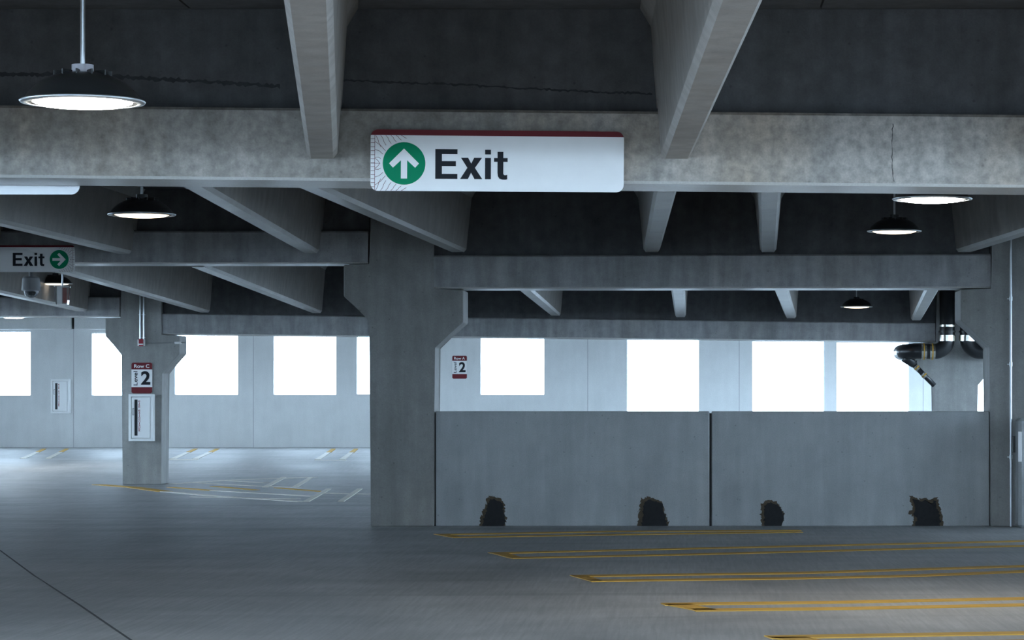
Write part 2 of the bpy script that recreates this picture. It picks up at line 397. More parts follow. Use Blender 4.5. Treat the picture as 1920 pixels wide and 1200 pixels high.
# bay 3
ya = Y2+LW+0.03
m3 = lambda near, far, e, dz=None, zd=2.96: mk(near, far, Y3, e, ya, dap_z=dz, near_dap=zd)
T3 = [
 ('double tee by the dome camera and the column with the row C sign', [m3((0, 553), (145, 584), 'L', SZ(557, Y3)+0.01), m3((102, 510), (375, 586), 'L')], -10, 485),
 ('double tee beside the central column over the white wall windows', [m3((350, 498), (585, 587), 'L'), m3((735, 545), (812, 592), 'C', None, 2.75)], 485, 930),
 ('double tee above the row A sign behind the half wall girder', [m3((971, 543), (1033, 592), 'L', None, 2.75), m3((1271, 543), (1276, 595), 'C', None, 2.75)], 930, 1380),
 ('double tee with small pendant lamp near the black pipes', [m3((1464, 543), (1483, 597), 'C', None, 2.75), m3((1749, 543), (1718, 601), 'C', None, 2.75)], 1380, 1830),
 ('double tee past the black pipes', [m3((2080, 543), (1955, 601), 'C', None, 2.75), m3((2330, 543), (2190, 601), 'C', None, 2.75)], 1830, 2300),
 ('double tee past the sideways arrow sign', [m3((-520, 553), (-330, 584), 'L', SZ(557, Y3)+0.01), m3((-250, 553), (-100, 584), 'L', SZ(557, Y3)+0.01)], -500, -10),
]
for lb, st, a, b in T3: tee('double_tee', lb, st, SX(a, Y3), SX(b, Y3), ya, Y3)
# bay 4 up to the white wall (rising with the deck)
ya = Y3+LW+0.03; T4 = SOF+0.45
for k in range(7):
    a = -17.0+k*3.78
    st = [stem_bm(a+0.9, ya, a+0.9, 59.6, 3.08, top=T4), stem_bm(a+2.8, ya, a+2.8, 59.6, 3.08, top=T4)]
    tee('double_tee', 'double tee of the last bay against the white windowed wall', st, a, a+3.78, ya, 59.85, T4)
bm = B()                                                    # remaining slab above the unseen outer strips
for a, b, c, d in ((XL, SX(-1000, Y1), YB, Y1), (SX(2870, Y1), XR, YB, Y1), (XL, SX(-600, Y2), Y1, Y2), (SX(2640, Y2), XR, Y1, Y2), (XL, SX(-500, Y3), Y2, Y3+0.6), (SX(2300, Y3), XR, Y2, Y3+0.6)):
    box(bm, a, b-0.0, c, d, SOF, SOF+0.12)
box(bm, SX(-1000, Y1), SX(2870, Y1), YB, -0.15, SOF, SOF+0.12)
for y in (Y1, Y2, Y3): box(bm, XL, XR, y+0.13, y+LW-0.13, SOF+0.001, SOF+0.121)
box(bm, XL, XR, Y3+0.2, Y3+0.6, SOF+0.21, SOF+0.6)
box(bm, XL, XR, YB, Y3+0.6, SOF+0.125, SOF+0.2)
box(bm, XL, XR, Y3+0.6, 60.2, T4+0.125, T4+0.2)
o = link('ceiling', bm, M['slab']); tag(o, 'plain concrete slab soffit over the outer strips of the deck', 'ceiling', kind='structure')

# ---- girders: ledge + recessed web
def girder(label, pts, y, top=SOF, ends=True):
    """pts: list of (px, py_top, py_bottom) on the front face at depth y (2 points)"""
    (xa, ta, ba), (xb, tb, bb) = [(SX(p, y), SZ(t, y), SZ(b, y)) for p, t, b in pts]
    r = root('girder', ((xa+xb)/2, y+LW/2, (ba+bb)/2)); tag(r, label, 'girder', 'concrete girders', 'structure')
    bm = B(); pr = []
    c = 0.015
    def ring(x, t, b): return [(x, y, t-c), (x, y+c, t), (x, y+LW-c, t), (x, y+LW, t-c), (x, y+LW, b+c), (x, y+LW-c, b), (x, y+c, b), (x, y, b+c)]
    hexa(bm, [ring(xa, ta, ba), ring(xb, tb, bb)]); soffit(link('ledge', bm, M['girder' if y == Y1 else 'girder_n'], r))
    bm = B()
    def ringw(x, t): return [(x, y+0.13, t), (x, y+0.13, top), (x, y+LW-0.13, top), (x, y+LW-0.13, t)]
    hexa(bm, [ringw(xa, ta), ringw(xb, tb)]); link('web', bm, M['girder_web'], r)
    return r
g1 = girder('long mottled grey girder carrying the exit sign with the upward arrow', [(-260, 194.5, 330), (2180, 217.5, 354)], Y1)
def ragged(pts, y, w, seed, jit):
    rnd = random.Random(seed); bm = B(); a, b = [], []
    for (x0, y0), (x1, y1) in zip(pts, pts[1:]):
        n = max(2, int(math.hypot(x1-x0, y1-y0)/5))
        for k in range(n):
            t = k/n; x = x0+(x1-x0)*t+rnd.uniform(-jit, jit)*(abs(y1-y0) > abs(x1-x0)); v = y0+(y1-y0)*t+rnd.uniform(-jit, jit)*(abs(y1-y0) <= abs(x1-x0))
            h = w*rnd.uniform(0.3, 1.0)/2; d = (h, 0) if abs(y1-y0) > abs(x1-x0) else (0, h)
            a.append((SX(x-d[0], y), SZ(v-d[1], y))); b.append((SX(x+d[0], y), SZ(v+d[1], y)))
    prism(bm, a+b[::-1], y-0.002, y+0.002); return bm
o = link('crack', ragged([(1674, 232), (1672, 290), (1676, 346)], Y1, 1.8, 5, 1.0), M['joint'], g1); o['label'] = 'fine dark vertical crack'
M['damp'] = plain('damp_stain', (0.05, 0.05, 0.054), 0.9, noise=0.4, nscale=20)
for pts, w, sd in (([(-60, 138), (140, 140), (330, 150), (530, 162)], 10, 1), ([(640, 150), (880, 160), (1100, 172), (1228, 176)], 5, 2)):
    o = link('stain_line', ragged(pts, Y1+0.13, w, sd, 1.6), M['damp'], g1); o['label'] = 'ragged dark damp line'
girder('grey girder carrying the sideways arrow sign, ending at the central column', [(-420, 433, 494), (690, 433, 494)], Y2)
girder('grey girder spanning above the stained half wall', [(812, 479, 541), (1858, 476, 540)], Y2)
girder('grey girder running past the far side of the conduit column', [(1976, 476, 540), (2900, 470, 534)], Y2)
girder('short end of girder resting on the column with the row C sign', [(-420, 557, 593), (224, 557, 594)], Y3)
girder('girder above the white wall windows, from the row C column to the black pipes', [(303, 588, 627), (1754, 606, 641)], Y3)
girder('girder beyond the black pipes', [(1833, 606, 641), (2300, 606, 641)], Y3)

# ---- columns with corbels
def column(label, pts, y, group='concrete columns with corbels'):
    bm = B(); prism(bm, [(SX(a, y), SZ(b, y) if b is not None else SOF) for a, b in pts], y-0.02, y+LW+0.04, bev=0.012)
    o = link('column', bm, M['column']); tag(o, label, 'column', group, 'structure'); return o
def flat(pts, y):  # drop the base vertices exactly to the deck
    return pts
pz2 = VY+HC*F/Y2; pz3 = VY+HC*F/Y3; pz1 = VY+HC*F/Y1
column('central concrete column with two corbels beside the half wall', [(695, pz2), (695, 601), (645, 556), (645, 497), (695, 497), (695, None), (812, None), (812, 543), (869, 543), (869, 604), (814, 651), (814, pz2)], Y2)
column('concrete column with a thin steel conduit at the end of the half wall', [(1857, pz2), (1857, 651), (1801, 601), (1801, 543), (1860, 543), (1860, None), (1974, None), (1974, 543), (2030, 543), (2030, 601), (1976, 651), (1976, pz2)], Y2)
colC = column('concrete column carrying the row C sign and extinguisher cabinet', [(230, pz3), (230, 665), (198, 630), (198, 597), (228, 597), (228, None), (302, None), (302, 629), (337, 629), (337, 663), (303, 700), (303, pz3)], Y3)
column('concrete column behind the black pipes', [(1754, pz3), (1754, 722), (1712, 674), (1712, 643), (1756, 643), (1756, None), (1831, None), (1831, 643), (1875, 643), (1875, 674), (1832, 722), (1832, pz3)], Y3)
column('column carrying the mottled girder beyond the pendant lamp', [(-480, pz1), (-480, 336), (-262, 336), (-262, None), (-480+0.01, None)], Y1)
column('column carrying the mottled girder past the half wall bay', [(2182, pz1), (2182, None), (2400, None), (2400, 354), (2400, pz1)], Y1)

# ---- half wall of two precast panels with black tar patches
hw = root('half_wall', (SX(1335, Y2), Y2+0.1, 0)); tag(hw, 'low precast concrete wall with four black tar patches along its foot', 'half wall', kind='structure')
HT = SZ(771, Y2+0.03)
panels = []
for a, b in ((817, 1330), (1334.5, 1855)):
    bm = B(); box(bm, SX(a, Y2+0.03), SX(b, Y2+0.03), Y2+0.03, Y2+0.23, 0.0, HT, bev=0.008); panels.append(link('panel', bm, M['barrier'], hw))
bm = B(); box(bm, SX(1330.3, Y2+0.1), SX(1334.2, Y2+0.1), Y2+0.08, Y2+0.2, 0.0, HT-0.02); o = link('joint_filler', bm, M['joint'], hw)
bm = B(); box(bm, SX(814.4, Y2+0.1), SX(816.6, Y2+0.1), Y2+0.08, Y2+0.2, 0.0, HT-0.02); o = link('joint_filler', bm, M['joint'], hw)
def tar(parent, outline, seed, mat, y0, th, rough):
    rnd = random.Random(seed); pts = []
    n = len(outline)
    for i in range(n):
        (ax, ay), (bx, by) = outline[i], outline[(i+1) % n]
        k = max(2, int(math.hypot(bx-ax, by-ay)/2.2))
        for j in range(k):
            t = j/k; x = ax+(bx-ax)*t; y = ay+(by-ay)*t
            if y < 984: x += rnd.uniform(-rough, rough); y += rnd.uniform(-rough*1.4, rough*0.6)
            pts.append((SX(x, y0), max(0.001, SZ(min(y, 986.6), y0))))
    bm = B(); prism(bm, pts, y0-th, y0+0.004); return bm
Yt = Y2+0.03
tars = [
 (0, [(905, 986), (908, 970), (914, 955), (917, 938), (925, 936), (932, 939), (943, 944), (945, 965), (947, 975), (944, 986)], 1),
 (0, [(1202, 986), (1205, 968), (1208, 940), (1220, 937), (1232, 941), (1241, 946), (1245, 965), (1251, 982), (1250, 986)], 2),
 (1, [(1434, 986), (1432, 968), (1433, 948), (1444, 943), (1455, 945), (1464, 955), (1469, 965), (1468, 980), (1465, 986)], 3),
 (1, [(1716, 986), (1719, 972), (1711, 966), (1716, 955), (1711, 938), (1718, 937), (1724, 942), (1735, 939), (1742, 944), (1754, 939), (1757, 955), (1763, 968), (1763, 986)], 4),
]
for pi, ol, sd in tars:
    cx = sum(p[0] for p in ol)/len(ol)
    fr = [((x-cx)*1.22+cx-1.5, (y-986)*1.10+986) for x, y in ol]
    o = link('tar_fringe', tar(panels[pi], fr, sd+10, M['rust'], Yt, 0.004, 2.6), M['rust'], panels[pi]); o['label'] = 'brown smeared edge of a tar patch'
    o = link('tar_patch', tar(panels[pi], ol, sd, M['tar'], Yt, 0.010, 2.0), M['tar'], panels[pi]); o['label'] = 'ragged black tar patch'

# ---- stub wall, box and cabinet at the conduit column
st = root('stub_wall', (SX(1950, 27.5), 27.6, 0)); tag(st, 'low pale concrete guard in front of the conduit column', 'wall', kind='structure')
bm = B(); box(bm, SX(1910, 27.6), SX(2010, 27.6), 27.6, 27.9, 0, SZ(784, 27.6), bev=0.03); link('guard_block', bm, M['barrier'], st)
bm = B(); box(bm, SX(1898, 27.93), SX(1908, 27.93), 27.88, 27.98, SZ(848, 27.93), SZ(818, 27.93), bev=0.004); o = link('switch_box', bm, M['black'])
tag(o, 'small black switch box on the conduit column', 'switch box')
bm = B(); box(bm, SX(1909.5, 27.55), SX(1916, 27.55), 27.56, 27.598, SZ(866, 27.55), SZ(809, 27.55), bev=0.004); o = link('notice_plate', bm, M['sign_white'])
tag(o, 'narrow white plate on the low concrete guard', 'plate')
cd = root('conduit', (SX(1895, Y2), Y2-0.05, 0)); tag(cd, 'thin galvanised conduit running up the column beside the half wall', 'conduit')
bm = B(); tube(bm, [(SX(1895.5, Y2-0.05), Y2-0.05, 0.0), (SX(1895.5, Y2-0.05), Y2-0.05, SOF)], 0.0115); link('pipe', bm, M['steel'], cd)
for py in (857, 683, 560):
    bm = B(); z = SZ(py, Y2-0.05); tube(bm, [(SX(1895.5, Y2-0.05), Y2-0.05, z-0.02), (SX(1895.5, Y2-0.05), Y2-0.05, z+0.02)], 0.0165)
    box(bm, SX(1889, Y2-0.05), SX(1895, Y2-0.05), Y2-0.05, Y2-0.021, z-0.006, z+0.006); link('clamp', bm, M['steel'], cd)

# ---- far white wall: precast panels with window openings
wb = root('wall_back', (SX(900, Y4), Y4, fz(Y4))); tag(wb, 'white painted far wall with a row of bright window openings', 'wall', kind='structure')
wins = [(-61, 57, 741), (172, 290, 741), (328, 446, 740), (513, 630, 740), (669, 787, 739), (901, 1020, 740), (1176, 1310, 800), (1411, 1545, 800), (1569, 1704, 800), (1831, 1965, 800), (2030, 2160, 800), (-410, -290, 741), (-240, -120, 741)]
wins.sort()
seams = [-480, -215, 138, 475, 812, 1102, 1386, 1731, 2010, 2250]
def wtop(px): return 622.0+(px-0)*0.0123
TH = 0.22
for a, b in zip(seams, seams[1:]):
    bm = B(); g = 0.5
    xs = [a+g]; zb = fz(Y4)-0.05; zt = 4.0
    ins = [w for w in wins if a < (w[0]+w[1])/2 < b]
    cur = a+g
    def slab_(x0, x1, z0, z1):
        if x1-x0 > 0.5 and z1 > z0: box(bm, SX(x0, Y4), SX(x1, Y4), Y4, Y4+TH, z0, z1)
    for w0, w1, pb in ins:
        slab_(cur, w0, zb, zt)
        zw0 = SZ(pb, Y4); zt0 = SZ(wtop((w0+w1)/2), Y4)
        slab_(w0, w1, zb, zw0); slab_(w0, w1, zt0, zt); cur = w1
    slab_(cur, b-g, zb, zt)
    bmesh.ops.remove_doubles(bm, verts=bm.verts, dist=1e-4)
    link('panel', bm, M['paint'], wb)
bm = B()
for s in seams[1:-1]: box(bm, SX(s-0.55, Y4), SX(s+0.55, Y4), Y4+0.006, Y4+0.1, 0.2, 4.0)
o = link('joint_filler', bm, M['lightgrey'], wb)
for s0, s1 in ((-480, 134), (139.5, 900), (900, 2250)):
    bm = B(); box(bm, SX(s0, Y4-0.25), SX(s1, Y4-0.25), Y4-0.28, Y4-0.02, SZ(617.5, Y4-0.28), SZ(585, Y4-0.28)+0.7, bev=0.01)
    link('header_beam', bm, M['paint'], wb)
bm = B(); box(bm, SX(134, Y4), SX(139.5, Y4), Y4-0.2, Y4-0.03, SZ(617, Y4), 3.9); link('joint_filler', bm, M['joint'], wb)
bm = B(); box(bm, XL, SX(-482, Y4), Y4, Y4+TH, 0.2, 4.0); box(bm, SX(2252, Y4), XR, Y4, Y4+TH, 0.2, 4.0); link('end_panel', bm, M['paint'], wb)

# unseen sides added to shape the daylight: spandrel below, header above, some stretches solid
def side(name, label, segs):
    """segs: (x0, x1, y0, y1, sill height, head height or None for solid, number of piers)"""
    r = root(name, (sum(q[0]+q[1] for q in segs)/2/len(segs), sum(q[2]+q[3] for q in segs)/2/len(segs), 0)); tag(r, label, 'wall', kind='structure')
    for x0, x1, y0, y1, zs, zt, n in segs:
        if zt is None:
            bm = B(); box(bm, x0, x1, y0, y1, 0, 4.0); link('solid_panel', bm, M['barrier'], r); continue
        bm = B(); box(bm, x0, x1, y0, y1, 0, zs); link('spandrel', bm, M['barrier'], r)
        bm = B(); box(bm, x0, x1, y0, y1, zt, 4.0); link('header', bm, M['girder'], r)
        for k in range(n+1):
            t = k/n
            if x1-x0 > y1-y0: c = x0+0.3+(x1-x0-0.6)*t; q = (c-0.3, c+0.3, y0, y1)
            else: c = y0+0.3+(y1-y0-0.6)*t; q = (x0, x1, c-0.3, c+0.3)
            bm = B(); box(bm, *q, zs, zt); link('pier', bm, M['column'], r)
side('wall_left', 'unseen left guard wall, openings and solid stretches shaped for the light', [(-6.1, -5.9, YB, 15.3, 0.2, 3.35, 1), (XL, -6.1, 15.3, 15.5, 0, None, 0), (XL-0.2, XL, 15.5, 24, 0, None, 0), (XL-0.2, XL, 24, 30, 1.05, 2.6, 1), (XL-0.2, XL, 30, 44, 0.8, 3.2, 2), (XL-0.2, XL, 44, 54, 1.05, 3.0, 1), (XL-0.2, XL, 54, 60.2, 0, None, 0)])
side('wall_right', 'unseen guard wall beyond the conduit column, openings shaped for the light', [(4.6, 4.8, YB, 15.3, 1.05, 2.75, 2), (4.8, XR, 15.3, 15.5, 0, None, 0), (XR, XR+0.2, 15.5, 22, 0, None, 0), (XR, XR+0.2, 22, 30, 1.05, 2.4, 1), (XR, XR+0.2, 30, 44, 0.8, 3.2, 2), (XR, XR+0.2, 44, 60.2, 1.05, 3.3, 1)])
side('wall_front', 'unseen guard wall facing the white windowed wall, opening shaped for the light', [(-5.9, 4.6, YB-0.2, YB, 0.9, 3.35, 1)])

# ------------------------------------------------------------------ pendant lamps
def lamp(label, px, py, Y, lit, top=SOF, R=0.236, box_mat='black'):
    c = Vector((SX(px, Y), Y, SZ(py, Y)))
    r = root('pendant_lamp', c); tag(r, label, 'lamp', 'pendant lamps under the deck')
    bm = B(); lathe(bm, [(0.0, 0.112), (0.075, 0.112), (0.098, 0.106), (0.135, 0.094), (0.172, 0.072), (0.205, 0.040), (0.222, 0.014), (R, 0.006), (R, -0.001), (0.212, -0.003), (0.195, 0.012), (0.0, 0.03)], c); link('dome', bm, M['black'], r, smooth=True)
    bm = B(); lathe(bm, [(R+0.001, 0.008), (R+0.006, 0.004), (R+0.001, -0.003), (0.211, -0.005), (0.211, -0.003)], c); link('rim', bm, M['steel'], r, smooth=True)
    bm = B(); lathe(bm, [(0.0, 0.012), (0.19, 0.010), (0.192, 0.0), (0.16, -0.012), (0.10, -0.018), (0.0, -0.021)], c); link('diffuser', bm, M[lit], r, smooth=True)
    bm = B(); lathe(bm, [(0.0, 0.146), (0.042, 0.146), (0.042, 0.118), (0.06, 0.118), (0.06, 0.111), (0.0, 0.111)], c, 24); link('driver_housing', bm, M[box_mat], r)
    for k in range(12):
        a = 2*math.pi*k/12
        bm = B(); box(bm, 0.062, 0.115, -0.003, 0.003, 0.097, 0.120)
        bm.transform(Matrix.Translation(c) @ Matrix.Rotation(a, 4, 'Z')); link('fin', bm, M['black'], r)
    bm = B(); tube(bm, [(c.x, c.y, c.z+0.144), (c.x, c.y, top)], 0.0095, 10); link('pole', bm, M['steel'], r)
    return r
lamp('bright pendant lamp hanging ahead of the mottled girder', 155, 192, 10.9, 'lit_hot', box_mat='lightgrey')
lamp('dim black pendant lamp between tee stems, past the blank sign back', 266, 403, 20.0, 'lit_warm')
lamp('glaring pendant lamp hanging close behind the mottled girder', 1748, 374, 16.9, 'lit_hot')
lamp('warm pendant lamp above the half wall girder, next to the glaring lamp', 1677, 434, 24.6, 'lit_warm')
lamp('small warm pendant lamp near the black pipes', 1606, 575.5, 41.5, 'lit_warm')
lamp('unlit-looking pendant lamp behind the dome camera', 104, 532, 39.0, 'lit_dim')
lamp('pendant lamp before the header of the white wall', 26, 595, 50.5, 'lit_hot', top=T4)

lamp('unseen pendant lamp added for light over the near stalls, ahead of the exit arrow sign', 1280-0.95*F/8.2, 760-1.30*F/8.2, 8.2, 'lit_hot')  # out of view, added so its light bounces onto sign and stems
lamp('unseen pendant lamp added for light over the near stalls past the exit arrow sign', 1280+1.95*F/10.9, 192, 10.9, 'lit_hot')  # second unseen lamp, added to brighten the near bay

# ------------------------------------------------------------------ signs
def arrow_pts():   # unit arrow pointing up, from the print: (u right, v up) in circle radii
    return [(0, 0.70), (0.70, 0.0), (0.52, -0.20), (0.145, 0.15), (0.145, -0.71), (-0.145, -0.71), (-0.145, 0.15), (-0.52, -0.20), (-0.70, 0.0)]
G_E = [(0, 0), (57, 0), (57, 13), (17, 13), (17, 33), (53, 33), (53, 46), (17, 46), (17, 64), (57, 64), (57, 77), (0, 77)]
G_X = [(0, 0), (20, 0), (28, 16.5), (37, 0), (57, 0), (38, 29), (56, 55), (36, 55), (28.5, 40), (20.5, 55), (2, 55), (18.5, 29)]
G_T = [(9, 17), (10, 8), (14, 1.5), (22, -1), (30, -1), (34, 0), (34, 11.5), (30, 10.5), (26, 11), (24, 14), (24, 45), (35, 45), (35, 55), (24, 55), (24, 71), (9, 71), (9, 55), (0, 55), (0, 45), (9, 45)]
def exit_sign(label, T, y, w, h, band, circ, R, arrow_rot, tx, tz, scale, side_, lines_n, tab):
    """T(u, v) maps sign pixels to (x, z); u right, v down from the top edge"""
    r = root('exit_sign', (T(w/2, h)[0], y, T(w/2, h)[1])); tag(r, label, 'sign', 'green circle exit signs')
    def up(pts): return [T(*p) for p in pts]
    rad = 14*scale
    bm = B(); prism(bm, up(rrect(0, w, 0, h, rad)), y, y+0.012); link('sign_panel', bm, M['sign_white'], r)
    bp = [(0+0.6, band), (w-0.6, band)]
    rr = [(u, v) for u, v in rrect(0, w, 0, h, rad) if v < band]
    rr.sort(key=lambda p: -p[0])
    bm = B(); prism(bm, up([(0, band)]+[(w, band)]+rr), y-0.002, y+0.001); o = link('top_band', bm, M['sign_red'], r); o['label'] = 'maroon band'
    d = [(circ[0]+R*math.cos(2*math.pi*k/48), circ[1]+R*math.sin(2*math.pi*k/48)) for k in range(48)]
    bm = B(); prism(bm, up(d), y-0.002, y+0.001); gc = link('arrow_disc', bm, M['sign_green'], r); gc['label'] = 'green disc'
    ca, sa = math.cos(arrow_rot), math.sin(arrow_rot)
    ap = [(circ[0]+R*(u*ca+v*sa), circ[1]-R*(-u*sa+v*ca)) for u, v in arrow_pts()]
    bm = B(); prism(bm, up(ap), y-0.004, y-0.001); o = link('arrow', bm, M['sign_white'], gc); o['label'] = 'white arrow'
    for nm, g, off in (('letter_e', G_E, 0), ('letter_x', G_X, 64), ('letter_i', None, 128), ('letter_t', G_T, 151)):
        bm = B(); k = scale*0.7292
        if g: prism(bm, up([(tx+(off+a)*k, tz-b*k) for a, b in g]), y-0.002, y+0.001)
        else:
            for q in ([(0, 0), (15, 0), (15, 55), (0, 55)], [(0, 64), (15, 64), (15, 76), (0, 76)]):
                prism(bm, up([(tx+(off+a)*k, tz-b*k) for a, b in q]), y-0.002, y+0.001)
        o = link('letter', bm, M['sign_black'], r); o['label'] = 'dark letter of the word exit'
    # maroon line pattern round the disc: ladder strip at the end and wavy rays
    bm = B()
    fx = (lambda u: u) if side_ < 0 else (lambda u: w-u)
    lw = 0.75*scale
    def stroke(pts):
        for (a, b), (c, d_) in zip(pts, pts[1:]):
            a, c = fx(a), fx(c); n = math.hypot(c-a, d_-b) or 1; nx, ny = -(d_-b)/n*lw/2, (c-a)/n*lw/2
            q = [(a+nx, b+ny), (c+nx, d_+ny), (c-nx, d_-ny), (a-nx, b-ny)]
            vs = [bm.verts.new((T(*p)[0], y-0.0012, T(*p)[1])) for p in q]; bm.faces.new(vs)
    s = scale
    stroke([(tab, band), (tab, h-1)])
    v = band+7.0*s
    while v < h-6*s: stroke([(0.5, v), (tab, v)]); v += 7.5*s
    cy = circ[1]
    R2 = R+5*s
    cux = circ[0] if side_ < 0 else w-circ[0]
    for k in range(1, 7):        # rays from the tab edge
        for sg in (-1, 1):
            v0 = cy+sg*(15*s*k-4*s)
            if v0 < band+1 or v0 > h-1: continue
            ang = math.atan2(v0-cy, tab-cux); ang += -sg*0.05
            e = (cux+R2*math.cos(ang), cy+R2*math.sin(ang)*0.80+0*sg)
            a = (tab, v0); m_ = ((a[0]+e[0])/2+1.0*s, (a[1]+e[1])/2+sg*1.6*s)
            stroke([a, m_, e])
    for k in range(6):           # rays from the top and bottom edges
        for sg in (-1, 1):
            u0 = tab+(1.5+9.6*k)*s; v0 = band+0.5 if sg < 0 else h-0.5
            ln = (22-3.3*k)*s
            stroke([(u0, v0), (u0+4*s, v0-sg*ln*0.30), (u0+5.8*s, v0-sg*ln*0.62), (u0+10*s, v0-sg*ln)])
    stroke([(tab, cy-10*s), (tab+6*s, cy-5*s), (tab+9.5*s, cy), (tab+6*s, cy+5*s), (tab, cy+10*s)]); stroke([(0.5, cy), (tab+10*s, cy)])
    if bm.faces: o = link('line_pattern', bm, M['sign_red'], r, recalc=False); o['label'] = 'fine maroon line pattern'
    return r
ys = Y1-0.06
def T1(u, v):
    px = 695+u-0.6*(v/117); py = 242.5+v+u*0.0095*(1-v/117*0.35)
    return SX(px, ys), SZ(py, ys)
sg = exit_sign('white exit sign with upward green arrow on the mottled girder', T1, ys, 475, 115, 10.5, (63, 63.5), 40, 0.0, 121.5, 92.0, 1.0, -1, 6, 8)
for u in (90, 385):
    bm = B(); x, z = T1(u, 60); box(bm, x-0.03, x+0.03, ys+0.0125, Y1-0.001, z-0.05, z+0.05); link('standoff_bracket', bm, M['alu'], sg)
ys2 = Y2-0.06
def T2f(u, v): return SX(-90+u, ys2), SZ(459.5+v, ys2)
sg = exit_sign('white exit sign with sideways green arrow on the girder by the dome camera', T2f, ys2, 230, 50.5, 4.0, (201, 27), 17.7, math.pi/2, 114, 39.0, 0.437, 1, 6, 4)
for u in (60, 170):
    bm = B(); x, z = T2f(u, 18); box(bm, x-0.03, x+0.03, ys2+0.0125, Y2-0.001, z-0.03, z+0.03); link('standoff_bracket', bm, M['alu'], sg)
# back of a sign on the other face of the first girder
yb_ = Y1+LW+0.05
bs = root('sign_back', (SX(20, yb_), yb_, SZ(364, yb_))); tag(bs, 'blank aluminium back of a sign behind the mottled girder', 'sign')
bm = B(); prism(bm, rrect(SX(-330, yb_), SX(149, yb_), SZ(364.5, yb_), SZ(245, yb_), 0.045), yb_, yb_+0.012); link('sign_panel', bm, M['alu'], bs)
for px in (-230, 60):
    bm = B(); x = SX(px, yb_); z = SZ(300, yb_); box(bm, x-0.03, x+0.03, Y1+LW+0.001, yb_-0.0005, z-0.05, z+0.05); link('standoff_bracket', bm, M['alu'], bs)

def row_sign(label, x0, x1, y0, y1, Y, txt):
    """level marker plate; x0.. in photo pixels at depth Y"""
    r = root('level_sign', (SX((x0+x1)/2, Y), Y, SZ(y1, Y))); tag(r, label, 'sign', 'maroon level signs')
    X0, X1, Z0, Z1 = SX(x0, Y), SX(x1, Y), SZ(y1, Y), SZ(y0, Y); W_, H_ = X1-X0, Z1-Z0
    bm = B(); prism(bm, rrect(X0, X1, Z0, Z1, W_*0.09), Y, Y+0.012); link('sign_plate', bm, M['sign_white'], r)
    t = [(x, z) for x, z in rrect(X0, X1, Z0, Z1, W_*0.09) if z > Z1-H_*0.22]; t.sort(key=lambda p: p[0])
    bm = B(); prism(bm, t+[(X1, Z1-H_*0.22), (X0, Z1-H_*0.22)], Y-0.002, Y+0.001); link('top_band', bm, M['sign_red'], r)
    t = [(x, z) for x, z in rrect(X0, X1, Z0, Z1, W_*0.09) if z < Z0+H_*0.20]; t.sort(key=lambda p: p[0])
    bm = B(); prism(bm, t+[(X1, Z0+H_*0.20), (X0, Z0+H_*0.20)], Y-0.002, Y+0.001); link('bottom_band', bm, M['sign_red'], r)
    bm = fit(text_bm(txt, 0.1, 0.0016), X0+W_*0.13, X0+W_*0.86, Y-0.005, Z1-H_*0.17, Z1-H_*0.055); link('lettering', bm, M['sign_white'], r)
    bm = fit(text_bm('Level', 0.1, 0.0008, rot=90), X0+W_*0.10, X0+W_*0.29, Y-0.004, Z0+H_*0.26, Z0+H_*0.72); link('lettering', bm, M['sign_black'], r)
    bm = fit(text_bm('2', 0.3, 0.009), X0+W_*0.46, X0+W_*0.91, Y-0.004, Z0+H_*0.28, Z0+H_*0.725); link('numeral', bm, M['sign_black'], r)
    return r
row_sign('maroon and white row C level 2 sign on a column', 246.5, 285.5, 680, 737.5, Y3-0.035, 'Row C')
row_sign('maroon and white row A level 2 sign on the white wall', 848, 875.5, 667, 710, Y4-0.014, 'Row A')

